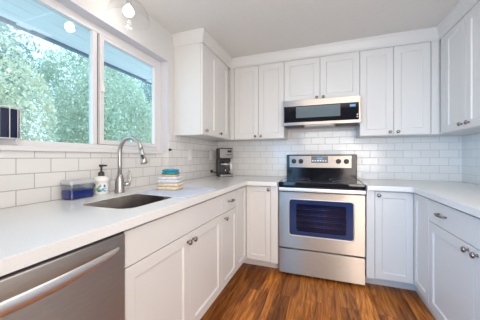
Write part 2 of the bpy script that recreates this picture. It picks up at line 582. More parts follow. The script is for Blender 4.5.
c = root('wall_cabinet', 'white wall cabinet at right angles to the back wall, beside the window', 'cabinet', ((XW + XLU) / 2, 2.24, ZT), GW)
body(bx(XW + 0.0005, XLU - 0.0205, 1.898, 2.879, ZT, 2.329), c)
d = obj('door', shaker('L', XLU, 1.903, 2.215 - G, ZD0, ZD1), 'cabinet', c, 0.0012)
knob('L', XLU, 1.965, 1.410, d)
d = obj('door', shaker('L', XLU, 2.215 + G, 2.530, ZD0, ZD1), 'cabinet', c, 0.0012)
knob('L', XLU, 2.285, 1.410, d)

def back_cab(x0, x1, split, z0, label, kz, a0=None, a1=None, filler=None):
    c = root('wall_cabinet', label, 'cabinet', ((x0 + x1) / 2, 2.73, z0), GW)
    body(bx(x0, x1, YU + 0.0205, 2.8715, z0, 2.329), c)
    a0 = x0 if a0 is None else a0
    a1 = x1 if a1 is None else a1
    dl = obj('door', shaker('B', YU, a0 + G, split - G, z0 + 0.004, ZD1), 'cabinet', c, 0.0012)
    dr = obj('door', shaker('B', YU, split + G, a1 - G, z0 + 0.004, ZD1), 'cabinet', c, 0.0012)
    knob('B', YU, split - 0.033, kz, dl)
    knob('B', YU, split + 0.033, kz, dr)
    if filler:
        obj('filler_strip', fbox(bmesh.new(), 'B', YU, filler[0] + G, filler[1] - G, -0.02, 0, z0, 2.22), 'cabinet', c, 0.001)
    return c
back_cab(XLU - 0.0200, -0.4015, -0.697, ZT, 'white two-door wall cabinet left of the microwave, above the coffee maker', 1.398, -0.995, -0.4015, (XLU + 0.001, -0.997))
back_cab(-0.4005, 0.3525, -0.024, 1.760, 'short white two-door wall cabinet directly above the microwave', 1.789)
back_cab(0.3535, XRU + 0.0185, 0.645, ZT, 'white two-door wall cabinet right of the microwave', 1.398, 0.3535, 0.938, (0.940, XRU - 0.002))

c = root('wall_cabinet', 'white wall cabinet on the right wall, cut by the photo edge', 'cabinet', ((XR + XRU) / 2, 1.83, ZT), GW)
body(bx(XRU + 0.0205, XR - 0.0005, 1.50, 2.879, ZT, 2.329), c)
obj('filler_strip', fbox(bmesh.new(), 'R', XRU, 2.505, YU - 0.022, -0.02, 0, ZT, 2.22), 'cabinet', c, 0.001)
d = obj('door', shaker('R', XRU, 2.183 + G, 2.500, ZD0, ZD1), 'cabinet', c, 0.0012)
knob('R', XRU, 2.232, 1.410, d)
d = obj('door', shaker('R', XRU, 1.870, 2.183 - G, ZD0, ZD1), 'cabinet', c, 0.0012)
knob('R', XRU, 2.140, 1.410, d)
obj('door', shaker('R', XRU, 1.503, 1.870 - 2 * G, ZD0, ZD1), 'cabinet', c, 0.0012)

# ------------------------------------------------------------------ base cabinets
XLB, XRB, YBF = -0.73, 0.70, 2.245             # door fronts
ZB0, ZB1, ZBT = 0.125, 0.862, 0.8745
KICK = 0.09
def body_poly(pts, parent): return obj('body', poly_extrude(bmesh.new(), pts, 0.11, ZBT), 'cabinet', parent, 0.0012)

# left corner unit with two leaves meeting in the corner, reaching the range
c = root('base_cabinet', 'white corner base cabinet left of the range, its two door leaves meeting in the corner', 'cabinet', (-1.0, 2.55, 0), GB)
body_poly([(XN + 0.001 + 0.07, 1.963), (XLB - 0.0205, 1.963), (XLB - 0.0205, YBF + 0.0205), (-0.411, YBF + 0.0205), (-0.411, YB - 0.001), (XN + 0.07, YB - 0.001)], c)
obj('door', shaker('L', XLB, 1.966, YBF - 0.002, ZB0, ZB1, rail=0.05), 'cabinet', c, 0.0012)
d = obj('door', shaker('B', YBF, XLB + 0.002, -0.482, ZB0, ZB1, rail=0.05), 'cabinet', c, 0.0012)
knob('B', YBF, -0.500, 0.835, d)
obj('filler_strip', fbox(bmesh.new(), 'B', YBF, -0.479, -0.411, -0.02, 0, ZB0 - 0.01, ZB1 + 0.01), 'cabinet', c, 0.001)
bm = bmesh.new()
poly_extrude(bm, [(-1.3, 1.963), (XLB - KICK, 1.963), (XLB - KICK, 2.395), (-0.411, 2.395), (-0.411, 2.42), (-0.85, 2.42), (-0.85, 2.0), (-1.3, 2.0)], 0, 0.1099)
obj('toe_kick', bm, 'cabinet', c)

# drawer base
c = root('base_cabinet', 'narrow white base cabinet with one drawer over one door, right of the sink cabinet', 'cabinet', (-1.03, 1.8, 0), GB)
body(bx(-1.35, XLB - 0.0205, 1.6375, 1.962, 0.11, ZBT), c)
d = obj('drawer', slab('L', XLB, 1.637, 1.960, 0.715, ZB1), 'cabinet', c, 0.0018)
pull('L', XLB, 1.80, 0.793, d)
d = obj('door', shaker('L', XLB, 1.637, 1.960, ZB0, 0.711, rail=0.052), 'cabinet', c, 0.0012)
knob('L', XLB, 1.690, 0.668, d)
obj('toe_kick', bx(XLB - KICK - 0.02, XLB - KICK, 1.6375, 1.962, 0, 0.1099), 'cabinet', c)

# sink base
c = root('base_cabinet', 'wide white base cabinet with two doors under the sink', 'cabinet', (-1.03, 1.15, 0), GB)
bm = bmesh.new()
box(bm, -1.35, XLB - 0.0205, 0.697, 0.715, 0.11, ZBT)
box(bm, -1.35, XLB - 0.0205, 1.6185, 1.6365, 0.11, ZBT)
box(bm, -1.35, XLB - 0.0205, 0.715, 1.6185, 0.11, 0.128)
box(bm, -1.35, -1.338, 0.715, 1.6185, 0.128, ZBT)
box(bm, -0.77, XLB - 0.0205, 0.715, 1.6185, 0.70, ZBT)
body(bm, c)
obj('drawer_front', slab('L', XLB, 0.700, 1.633, 0.718, ZB1), 'cabinet', c, 0.0018, label='plain white false drawer front')
d = obj('door', shaker('L', XLB, 0.700, 1.176 - G, ZB0, 0.714), 'cabinet', c, 0.0012)
knob('L', XLB, 1.150, 0.668, d)
d = obj('door', shaker('L', XLB, 1.176 + G, 1.633, ZB0, 0.714), 'cabinet', c, 0.0012)
knob('L', XLB, 1.207, 0.668, d)
obj('toe_kick', bx(XLB - KICK - 0.02, XLB - KICK, 0.697, 1.6365, 0, 0.1099), 'cabinet', c)

# right corner unit
c = root('base_cabinet', 'white corner base cabinet right of the range, its two door leaves meeting in the corner', 'cabinet', (0.95, 2.55, 0), GB)
body_poly([(XR - 0.001, 1.968), (XRB + 0.0205, 1.968), (XRB + 0.0205, YBF + 0.0205), (0.361, YBF + 0.0205), (0.361, YB - 0.001), (XR - 0.001, YB - 0.001)], c)
obj('door', shaker('R', XRB, 1.971, YBF - 0.002, ZB0, ZB1, rail=0.05), 'cabinet', c, 0.0012)
d = obj('door', shaker('B', YBF, 0.424, XRB - 0.002, ZB0, ZB1, rail=0.05), 'cabinet', c, 0.0012)
knob('B', YBF, 0.450, 0.832, d)
obj('filler_strip', fbox(bmesh.new(), 'B', YBF, 0.361, 0.421, -0.02, 0, ZB0 - 0.01, ZB1 + 0.01), 'cabinet', c, 0.001)
bm = bmesh.new()
poly_extrude(bm, [(1.28, 1.968), (XRB + 0.06, 1.968), (XRB + 0.06, 2.395), (0.361, 2.395), (0.361, 2.42), (0.80, 2.42), (0.80, 2.0), (1.28, 2.0)], 0, 0.1099)
obj('toe_kick', bm, 'cabinet', c)

# right two-drawer, two-door unit
c = root('base_cabinet', 'white base cabinet along the right wall with drawers over two doors', 'cabinet', (1.0, 1.45, 0), GB)
body(bx(XRB + 0.0205, XR - 0.001, 0.942, 1.967, 0.11, ZBT), c)
d = obj('drawer', slab('R', XRB, 1.453 + G, 1.964, 0.715, ZB1), 'cabinet', c, 0.0018)
pull('R', XRB, 1.765, 0.793, d)
d = obj('drawer', slab('R', XRB, 0.945, 1.453 - G, 0.715, ZB1), 'cabinet', c, 0.0018)
pull('R', XRB, 1.17, 0.793, d)
d = obj('door', shaker('R', XRB, 1.453 + G, 1.964, ZB0 - 0.01, 0.711), 'cabinet', c, 0.0012)
knob('R', XRB, 1.500, 0.683, d)
d = obj('door', shaker('R', XRB, 0.945, 1.453 - G, ZB0 - 0.01, 0.711), 'cabinet', c, 0.0012)
knob('R', XRB, 1.425, 0.683, d)
obj('toe_kick', bx(XRB + 0.06, XRB + 0.08, 0.942, 1.967, 0, 0.1099), 'cabinet', c)

# ------------------------------------------------------------------ worktops
SINK = rrect(-1.175, -0.842, 0.825, 1.50, 0.07, 6)
CT0, CT1 = 0.875, 0.915
bm = poly_extrude(bmesh.new(), [(XN + 0.009, -0.5), (-0.711, -0.5), (-0.711, 2.205), (-0.409, 2.205), (-0.409, YB - 0.009), (XW + 0.009, YB - 0.009), (XW + 0.009, RY1 - 0.009), (XN + 0.009, RY1 - 0.009)], CT0, CT1, [SINK])
tag(obj('countertop', bm, 'quartz', None, 0.002), 'white quartz countertop around the sink, left of the range', 'countertop', 'white quartz countertops')
bm = poly_extrude(bmesh.new(), [(0.359, YB - 0.009), (0.359, 2.205), (0.65, 2.205), (0.672, 2.190), (0.681, 2.165), (0.681, 0.93), (XR - 0.009, 0.93), (XR - 0.009, YB - 0.009)], CT0, CT1)
tag(obj('countertop', bm, 'quartz', None, 0.002), 'white quartz countertop right of the range', 'countertop', 'white quartz countertops')

# sink
bm = bmesh.new()
def sring(inset, z, r): return [bm.verts.new((x, y, z)) for x, y in rrect(-1.179 + inset, -0.838 - inset, 0.821 + inset, 1.504 - inset, r, 6)]
rings = [sring(0.0048, 0.911, 0.069), sring(0.0068, 0.911, 0.067), sring(0.0075, 0.78, 0.066), sring(0.014, 0.745, 0.060), sring(0.04, 0.731, 0.04), sring(0.12, 0.728, 0.02),
         sring(0.12, 0.725, 0.02), sring(0.036, 0.728, 0.04), sring(0.010, 0.743, 0.063), sring(0.0048, 0.78, 0.069)]
for a, b in zip(rings, rings[1:] + rings[:1]):
    if a is rings[5]:
        bm.faces.new(a); bm.faces.new(b); continue
    for i in range(len(a)): bm.faces.new((a[i], a[(i + 1) % len(a)], b[(i + 1) % len(a)], b[i]))
sk = obj('kitchen_sink', bm, 'sink', None, smooth=True)
tag(sk, 'undermount stainless steel sink in front of the faucet', 'sink')
obj('drain', lathe(bmesh.new(), (-1.05, 1.16, 0.7282), [(0.045, 0), (0.045, 0.003), (0.030, 0.004), (0.026, 0.001)], n=24), 'nickel', sk, smooth=False)

# ------------------------------------------------------------------ dishwasher
dw = root('dishwasher', 'stainless steel dishwasher with bowed bar handle under the counter', 'dishwasher', (-1.0, 0.36, 0))
obj('body', bx(-1.33, -0.735, 0.084, 0.692, 0.10, 0.8735), 'panel_grey', dw)
bm = bmesh.new()
fbox(bm, 'L', -0.708, 0.084, 0.684, -0.027, 0, 0.11, 0.866)
obj('door', bm, 'steel', dw, 0.004)
obj('control_strip', fbox(bmesh.new(), 'L', -0.716, 0.084, 0.684, -0.017, 0, 0.867, 0.8725), 'black_plastic', dw)
bm = bmesh.new()
pts, N_ = [], 22
for i in range(N_ + 1):
    t = i / N_
    y = 0.120 + 0.528 * t
    b_ = math.sin(math.pi * t) ** 0.75
    pts.append((-0.706 + 0.046 * b_, y, 0.822 - 0.002 * b_))
vs = []
for i, p in enumerate(pts):
    hh = 0.009 + 0.010 * math.sin(math.pi * i / N_)
    th = 0.007
    vs.append([bm.verts.new((p[0] + th * math.cos(a), p[1], p[2] + hh * math.sin(a))) for a in [2 * math.pi * k / 12 for k in range(12)]])
for a, b in zip(vs, vs[1:]):
    for k in range(12): bm.faces.new((a[k], a[(k + 1) % 12], b[(k + 1) % 12], b[k]))
bm.faces.new(vs[0]); bm.faces.new(list(reversed(vs[-1])))
obj('handle', bm, 'steel_trim', dw, smooth=True)
obj('toe_kick', bx(-0.83, -0.81, 0.084, 0.692, 0, 0.0999), 'black_plastic', dw)

# ------------------------------------------------------------------ range
rg = root('kitchen_range', 'stainless steel electric range with black glass cooktop', 'range', (-0.024, 2.55, 0))
RX0, RX1, RYF = -0.4025, 0.3545, 2.278
bm = bmesh.new()
box(bm, RX0, RX1, RYF + 0.045, 2.866, 0.07, 0.885)
for x in (RX0 + 0.05, RX1 - 0.05):
    for y in (2.40, 2.80):
        lathe(bm, (x, y, 0), [(0.018, 0), (0.018, 0.01), (0.010, 0.012), (0.010, 0.071)], n=12)
obj('body', bm, 'black_plastic', rg)
ck = obj('cooktop', bx(RX0 - 0.002, RX1 + 0.002, RYF - 0.004, 2.80, 0.872, 0.917), 'black_glass', rg, 0.004)
for x, y, r in ((-0.21, 2.44, 0.10), (0.17, 2.44, 0.075), (-0.21, 2.67, 0.075), (0.17, 2.67, 0.10)):
    bm = bmesh.new()
    tube(bm, [(x + r * math.cos(a), y + r * math.sin(a), 0.9171) for a in [2 * math.pi * k / 40 for k in range(40)]], 0.0012, 6, True)
    obj('burner_ring', bm, 'panel_grey', ck)
obj('side_trim', bx(RX0 - 0.004, RX0 + 0.004, RYF + 0.01, 2.80, 0.905, 0.920), 'steel_trim', ck)
obj('side_trim', bx(RX1 - 0.004, RX1 + 0.004, RYF + 0.01, 2.80, 0.905, 0.920), 'steel_trim', ck)
bm = bmesh.new()
fbox(bm, 'B', 2.866, RX0, RX1, 0, 0.066, 0.8855, 1.186)
bg = obj('control_panel', bm, 'black', rg, 0.006)
PY = 2.800
obj('panel_face', fbox(bmesh.new(), 'B', PY, -0.370, 0.302, -0.001, 0.004, 1.036, 1.172), 'steel', bg, 0.002)
dsp = obj('display', fbox(bmesh.new(), 'B', PY - 0.004, -0.122, 0.060, -0.001, 0.004, 1.090, 1.166), 'panel_grey', bg, 0.002)
obj('lit_screen', fbox(bmesh.new(), 'B', PY - 0.008, -0.060, 0.002, -0.0005, 0.0008, 1.130, 1.150), 'led', dsp)
for i in range(6):
    obj('button', fbox(bmesh.new(), 'B', PY - 0.008, -0.112 + i * 0.028, -0.096 + i * 0.028, -0.0005, 0.001, 1.118, 1.110), 'steel_trim', dsp)
for x in (-0.318, -0.238, 0.168, 0.250):
    bm = lathe(bmesh.new(), (x, PY - 0.004, 1.108), [(0.027, 0), (0.027, 0.006), (0.021, 0.009), (0.019, 0.026), (0.016, 0.030)], '-Y', 24)
    box(bm, x - 0.003, x + 0.003, PY - 0.0365, PY - 0.033, 1.106, 1.126)
    obj('knob', bm, 'black_plastic', bg, smooth=False, bevel=0.001)
# oven door with its window
od = root('oven_door_pivot', None, None, (0, 0, 0))
COL.objects.unlink(od); bpy.data.objects.remove(od)
DZ0, DZ1 = 0.278, 0.866
wx0, wx1, wz0, wz1 = -0.306, 0.264, 0.402, 0.752
def frame_panel(x0, x1, z0, z1, hx0, hx1, hz0, hz1, r, y0, y1):
    bm = bmesh.new()
    poly_extrude(bm, [(x0, z0), (x1, z0), (x1, z1), (x0, z1)], 0, 1, [rrect(hx0, hx1, hz0, hz1, r, 5)])
    for v in bm.verts: v.co = (v.co.x, y0 if v.co.z < 0.5 else y1, v.co.y)
    return bm
od = obj('oven_door', frame_panel(RX0, RX1, DZ0, 0.818, wx0, wx1, wz0, wz1, 0.028, RYF + 0.043, RYF), 'steel', rg, 0.002)
bm = bmesh.new()
tube(bm, [(x, RYF - 0.001, z) for x, z in rrect(wx0, wx1, wz0, wz1, 0.028, 6)], 0.005, 8, True)
obj('window_trim', bm, 'steel_trim', od, smooth=True)
ix0, ix1, iz0, iz1 = -0.236, 0.202, 0.446, 0.708
obj('window_border', frame_panel(wx0 + 0.002, wx1 - 0.002, wz0 + 0.002, wz1 - 0.002, ix0, ix1, iz0, iz1, 0.02, RYF + 0.012, RYF + 0.003), 'blue_glass', od)
obj('window_glass', bx(ix0 - 0.01, ix1 + 0.01, RYF + 0.0125, RYF + 0.0155, iz0 - 0.01, iz1 + 0.01), 'oven_glass', od)
bm = bmesh.new()   # shallow box of the oven cavity
x0, x1, z0, z1, ya, yb = ix0 - 0.02, ix1 + 0.02, iz0 - 0.03, iz1 + 0.02, RYF + 0.0165, RYF + 0.0445
box(bm, x0, x1, yb - 0.002, yb, z0, z1)
box(bm, x0, x0 + 0.003, ya, yb - 0.002, z0, z1)
box(bm, x1 - 0.003, x1, ya, yb - 0.002, z0, z1)
box(bm, x0 + 0.003, x1 - 0.003, ya, yb - 0.002, z0, z0 + 0.003)
box(bm, x0 + 0.003, x1 - 0.003, ya, yb - 0.002, z1 - 0.003, z1)
obj('oven_cavity', bm, 'oven_inside', od)
for z in (0.490, 0.545, 0.600, 0.655):
    bm = bmesh.new()
    tube(bm, [(ix0 - 0.015, RYF + 0.03, z), (ix1 + 0.015, RYF + 0.03, z)], 0.0035, 8)
    tube(bm, [(ix0 - 0.015, RYF + 0.036, z + 0.012), (ix1 + 0.015, RYF + 0.036, z + 0.012)], 0.002, 8)
    obj('oven_rack', bm, 'rack', od, smooth=True)
bm = bmesh.new()
fbox(bm, 'B', RYF - 0.028, RX0 + 0.001, RX1 - 0.001, -0.012, 0.006, 0.830, 0.864)
fbox(bm, 'B', RYF - 0.016, RX0 + 0.03, RX0 + 0.06, -0.06, 0, 0.836, 0.858)
fbox(bm, 'B', RYF - 0.016, RX1 - 0.06, RX1 - 0.03, -0.06, 0, 0.836, 0.858)
obj('handle', bm, 'steel_trim', od, 0.004)
dr = obj('drawer', fbox(bmesh.new(), 'B', RYF, RX0, RX1, -0.043, 0, 0.030, 0.262), 'steel', rg, 0.003)

# ------------------------------------------------------------------ microwave
mw = root('microwave_hood', 'low stainless steel microwave mounted above the range', 'microwave', (-0.024, 2.68, 1.48))
MX0, MX1, MYF = -0.4000, 0.3520, 2.500
obj('body', bx(MX0, MX1, MYF + 0.02, 2.8710, 1.492, 1.7585), 'steel', mw, 0.003)
md = obj('door', fbox(bmesh.new(), 'B', MYF, MX0, MX1, -0.0195, 0, 1.4925, 1.757), 'steel', mw, 0.004)
bgl = obj('black_panel', fbox(bmesh.new(), 'B', MYF, -0.388, 0.334, -0.001, 0.004, 1.523, 1.693), 'black_glass', md, 0.003)
obj('viewing_window', fbox(bmesh.new(), 'B', MYF - 0.004, -0.262, 0.168, -0.0005, 0.001, 1.567, 1.683), 'grey_glass', md)
obj('display', fbox(bmesh.new(), 'B', MYF - 0.004, 0.254, 0.304, -0.0005, 0.001, 1.651, 1.674), 'led', md)
for z in (1.545, 1.568):
    obj('touch_mark', fbox(bmesh.new(), 'B', MYF - 0.004, 0.314, 0.326, -0.0005, 0.001, z, z + 0.010), 'white_plastic', md)
bm = bmesh.new()
obj('vent_grille', bx(-0.38, -0.19, 2.515, 2.66, 1.480, 1.4918), 'vent', mw)
obj('vent_grille', bx(0.13, 0.335, 2.515, 2.66, 1.480, 1.4918), 'vent', mw)
obj('lamp_lens', bx(-0.17, 0.11, 2.512, 2.60, 1.484, 1.4918), 'white_plastic', mw, 0.003)

# ------------------------------------------------------------------ ceiling lamp over the sink
lx, ly, lz = -1.185, 1.170, 2.102
lp = root('ceiling_lamp', 'chrome ceiling lamp with clear glass shade and lit bulb, by the window', 'lamp', (lx, ly, ZC))
bm = lathe(bmesh.new(), (lx + 0.07, ly + 0.04, ZC - 0.025), [(0.055, 0), (0.065, 0.008), (0.066, 0.0245)], n=28)
obj('canopy', bm, 'chrome', lp, smooth=True)
bm = bmesh.new()
tube(bm, [(lx + 0.07, ly + 0.04, ZC - 0.02), (lx + 0.068, ly + 0.039, 2.26), (lx + 0.05, ly + 0.03, 2.225), (lx + 0.02, ly + 0.012, 2.208), (lx, ly, 2.195)], 0.008, 10)
obj('arm', bm, 'chrome', lp, smooth=True)
obj('socket', lathe(bmesh.new(), (lx, ly, 2.135), [(0.017, 0), (0.020, 0.01), (0.020, 0.045), (0.010, 0.062)], n=20), 'chrome', lp, smooth=True)
obj('bulb', lathe(bmesh.new(), (lx, ly, lz - 0.032), [(0.004, 0), (0.018, 0.004), (0.029, 0.017), (0.032, 0.032), (0.028, 0.047), (0.017, 0.062), (0.013, 0.075)], n=24), 'bulb', lp, smooth=True)
bm = bmesh.new()
outer = [(0.024, 2.175), (0.05, 2.170), (0.085, 2.150), (0.110, 2.118), (0.124, 2.085), (0.130, 2.055), (0.131, 2.045)]
rings = []
for r, z in outer + [(r - 0.003, z - (0.002 if i else 0.004)) for i, (r, z) in reversed(list(enumerate(outer)))]:
    rings.append([bm.verts.new((lx + r * math.cos(2 * math.pi * k / 40), ly + r * math.sin(2 * math.pi * k / 40), z)) for k in range(40)])
for a, b in zip(rings, rings[1:] + rings[:1]):
    for k in range(40): bm.faces.new((a[k], a[(k + 1) % 40], b[(k + 1) % 40], b[k]))
obj('glass_shade', bm, 'shade_glass', lp, smooth=True)

# ------------------------------------------------------------------ faucet
fx, fy = -1.300, 1.208
fa = root('kitchen_faucet', 'brushed nickel gooseneck faucet with pull-down spray head', 'faucet', (fx, fy, 0.915))
bm = lathe(bmesh.new(), (fx, fy, 0.915), [(0.033, 0), (0.033, 0.006), (0.030, 0.010), (0.029, 0.04), (0.028, 0.075), (0.021, 0.105), (0.0155, 0.13)], n=28)
obj('base', bm, 'nickel', fa, smooth=True)
ang = math.radians(-6)
ux, uy = math.cos(ang), math.sin(ang)
R_ = 0.102
pts = [(fx, fy, 1.035), (fx, fy, 1.10), (fx, fy, 1.15), (fx, fy, 1.185)]
for i in range(1, 17):
    a = math.pi - math.radians(168) * i / 16
    pts.append((fx + ux * R_ * (1 + math.cos(a)), fy + uy * R_ * (1 + math.cos(a)), 1.185 + R_ * math.sin(a)))
obj('spout', tube(bmesh.new(), pts, 0.0135, 16), 'nickel', fa, smooth=True)
e = Vector(pts[-1]); t = (Vector(pts[-1]) - Vector(pts[-2])).normalized()
rot = t.to_track_quat('Z', 'Y').to_matrix()
sh = obj('spray_head', lathe(bmesh.new(), e - t * 0.003, [(0.0142, 0), (0.0148, 0.02), (0.0165, 0.05), (0.0215, 0.085), (0.0225, 0.098), (0.019, 0.100)], n=24, rot=rot), 'nickel', fa, smooth=True)
b0 = e + t * 0.035 + Vector((0.010, -0.012, 0))
obj('spray_button', lathe(bmesh.new(), b0, [(0.004, 0), (0.0085, 0.006), (0.0085, 0.028), (0.004, 0.034)], n=14, rot=rot), 'black_plastic', sh, smooth=True)
bm = bmesh.new()
lathe(bm, (fx + 0.018, fy + 0.010, 0.972), [(0.015, 0), (0.0155, 0.035), (0.012, 0.045)], n=18, rot=Vector((0.6, 0.8, 0)).normalized().to_track_quat('Z', 'Y').to_matrix())
obj('handle_hub', bm, 'nickel', fa, smooth=True)
h = Vector((fx + 0.036, fy + 0.034, 0.985))
hp = []
for i in range(20):
    a = 2 * math.pi * i / 20
    hp.append((h.x + 0.013 * math.cos(a) * 0.6 + 0.006, h.y + 0.013 * math.cos(a) * 0.8 + 0.004, h.z + 0.036 + 0.040 * math.sin(a)))
obj('loop_handle', tube(bmesh.new(), hp, 0.0045, 8, True), 'nickel', fa, smooth=True)

# ------------------------------------------------------------------ soap tub and dispenser
def rbox_z(bm, x0, x1, y0, y1, r, levels):
    rings = []
    for ins, z in levels:
        rings.append([bm.verts.new((x, y, z)) for x, y in rrect(x0 + ins, x1 - ins, y0 + ins, y1 - ins, max(r - ins, 0.002), 4)])
    for a, b in zip(rings, rings[1:]):
        for i in range(len(a)): bm.faces.new((a[i], a[(i + 1) % len(a)], b[(i + 1) % len(a)], b[i]))
    bm.faces.new(rings[0]); bm.faces.new(list(reversed(rings[-1])))
    return bm
tx0, tx1, ty0, ty1 = -1.404, -1.312, 0.890, 1.040
tb = root('storage_tub', 'clear plastic tub of deep blue contents against the tile', 'tub', ((tx0 + tx1) / 2, (ty0 + ty1) / 2, 0.915))
obj('contents', rbox_z(bmesh.new(), tx0 + 0.004, tx1 - 0.004, ty0 + 0.004, ty1 - 0.004, 0.016, [(0.006, 0.9175), (0.001, 0.923), (0, 0.966)]), 'blue_liquid', tb, smooth=False, label='deep blue contents')
bm = bmesh.new()
rbox_z(bm, tx0, tx1, ty0, ty1, 0.018, [(0.006, 0.915), (0.0, 0.921), (0.0, 1.0015)])
obj('tub_body', bm, 'clear_plastic', tb, smooth=False)
M['lid_grey'] = P('lid_grey', (0.50, 0.52, 0.54), 0.35)
obj('lid', rbox_z(bmesh.new(), tx0 - 0.001, tx1 + 0.004, ty0 - 0.004, ty1 + 0.004, 0.02, [(0.0, 1.002), (0.0, 1.018), (0.008, 1.024)]), 'lid_grey', tb, smooth=False)

sx, sy = -1.360, 1.118
sd = root('soap_dispenser', 'white soap bottle with floral label and black pump', 'soap dispenser', (sx, sy, 0.915))
obj('bottle', lathe(bmesh.new(), (sx, sy, 0.915), [(0.040, 0), (0.044, 0.004), (0.043, 0.02), (0.042, 0.080), (0.048, 0.086), (0.048, 0.098), (0.034, 0.113), (0.019, 0.119)], n=28), 'white_plastic', sd, smooth=True)
def label_mat():
    m = P('floral_label', (0.8, 0.8, 0.78), 0.5)
    b = m.node_tree.nodes['Principled BSDF']
    g = N(m, 'ShaderNodeNewGeometry')
    v = N(m, 'ShaderNodeTexVoronoi')
    v.inputs['Scale'].default_value = 70
    rp = N(m, 'ShaderNodeValToRGB')
    rp.color_ramp.interpolation = 'CONSTANT'
    e = rp.color_ramp.elements
    e[0].position, e[0].color = 0.0, (0.80, 0.80, 0.78, 1)
    e[1].position, e[1].color = 0.45, (0.03, 0.10, 0.34, 1)
    for p, c_ in ((0.58, (0.10, 0.42, 0.62, 1)), (0.70, (0.22, 0.42, 0.16, 1)), (0.82, (0.75, 0.55, 0.12, 1)), (0.9, (0.8, 0.8, 0.78, 1))):
        x = e.new(p); x.color = c_
    sp = N(m, 'ShaderNodeSeparateColor')
    L(m, g.outputs['Position'], v.inputs['Vector'])
    L(m, v.outputs['Color'], sp.inputs[0])
    L(m, sp.outputs[0], rp.inputs[0])
    L(m, rp.outputs[0], b.inputs['Base Color'])
    return m
M['floral'] = label_mat()
obj('bottle_label', lathe(bmesh.new(), (sx, sy, 0.935), [(0.0438, 0), (0.0430, 0.056)], n=28), 'floral', sd, smooth=False, label='blue green and yellow floral label')
bm = lathe(bmesh.new(), (sx, sy, 1.034), [(0.019, 0), (0.018, 0.022), (0.011, 0.027), (0.006, 0.029), (0.006, 0.058), (0.013, 0.060), (0.014, 0.072), (0.010, 0.074)], n=20)
box(bm, sx + 0.006, sx + 0.034, sy + 0.004, sy + 0.014, 1.096, 1.106)
obj('pump', bm, 'black_plastic', sd)

# ------------------------------------------------------------------ drying mat and folded cloths
bm = poly_extrude(bmesh.new(), [(-1.15, 1.20), (-0.80, 1.155), (-0.758, 1.17), (-0.745, 1.57), (-0.765, 1.59), (-1.02, 1.60), (-1.16, 1.60)], 0.9152, 0.9212)
tag(obj('drying_mat', bm, 'mat', None, 0.002), 'pale blue drying mat lying flat over the end of the sink', 'mat')

def folded(name, label, cx, cy, z0, w, d, h, mat, layers, rz, cat, mat2=None, group=None):
    """cloth folded over itself: stacked soft layers joined along the fold"""
    bm = bmesh.new()
    rnd = random.Random(name + label)
    lh = h / layers
    prof = []
    for i in range(layers):
        zc = z0 + lh * (i + 0.5)
        n = 18
        dx, dy = rnd.uniform(-.003, .003), rnd.uniform(-.003, .003)
        out = rrect(-w / 2 + rnd.uniform(0, .004), w / 2 - rnd.uniform(0, .006), -d / 2 + rnd.uniform(0, .005), d / 2 - rnd.uniform(0, .005), 0.018, 4)
        rings = []
        for ins, zz in ((0.012, -0.5), (0.003, -0.36), (0, 0), (0.003, 0.36), (0.012, 0.5)):
            rings.append([bm.verts.new((dx + x * (1 - 2 * ins / w), dy + y * (1 - 2 * ins / d), zc + zz * lh)) for x, y in out])
        for a, b in zip(rings, rings[1:]):
            for k in range(len(a)): bm.faces.new((a[k], a[(k + 1) % len(a)], b[(k + 1) % len(a)], b[k]))
        bm.faces.new(rings[0]); bm.faces.new(list(reversed(rings[-1])))
    bmesh.ops.rotate(bm, verts=bm.verts, cent=(0, 0, 0), matrix=Matrix.Rotation(rz, 3, 'Z'))
    bmesh.ops.translate(bm, verts=bm.verts, vec=(cx, cy, 0))
    o = obj(name, bm, mat, None, smooth=True)
    return tag(o, label, cat, group)
GT = 'folded cloths stacked on the drying mat'
tcx, tcy = -1.045, 1.420
folded('folded_towel', 'folded cream towel at the bottom of the stack on the mat', tcx, tcy, 0.9214, 0.165, 0.125, 0.050, 'cloth_cream', 2, 0.15, 'towel', group=GT)
folded('folded_towel', 'folded pale blue grey and cream towel, second from the bottom of the stack', tcx - 0.004, tcy, 0.9716, 0.162, 0.122, 0.046, 'cloth_pale', 2, 0.25, 'towel', group=GT)
folded('folded_cloth', 'thin folded yellow cloth under the turquoise cloth', tcx, tcy, 1.0178, 0.115, 0.09, 0.013, 'cloth_yellow', 1, 0.2, 'cloth', group=GT)
folded('folded_cloth', 'turquoise folded cloth on top of the stack by the sink', tcx, tcy, 1.0310, 0.120, 0.085, 0.036, 'cloth_teal', 2, 0.2, 'cloth', group=GT)

# ------------------------------------------------------------------ coffee maker
cx, cy, crz = -1.160, 2.675, math.radians(40)
cm = root('coffee_maker', 'black and steel drip coffee maker in the counter corner', 'coffee maker', (cx, cy, 0.915))
def place(bm):
    bmesh.ops.rotate(bm, verts=bm.verts, cent=(0, 0, 0), matrix=Matrix.Rotation(crz, 3, 'Z'))
    bmesh.ops.translate(bm, verts=bm.verts, vec=(cx, cy, 0))
    return bm
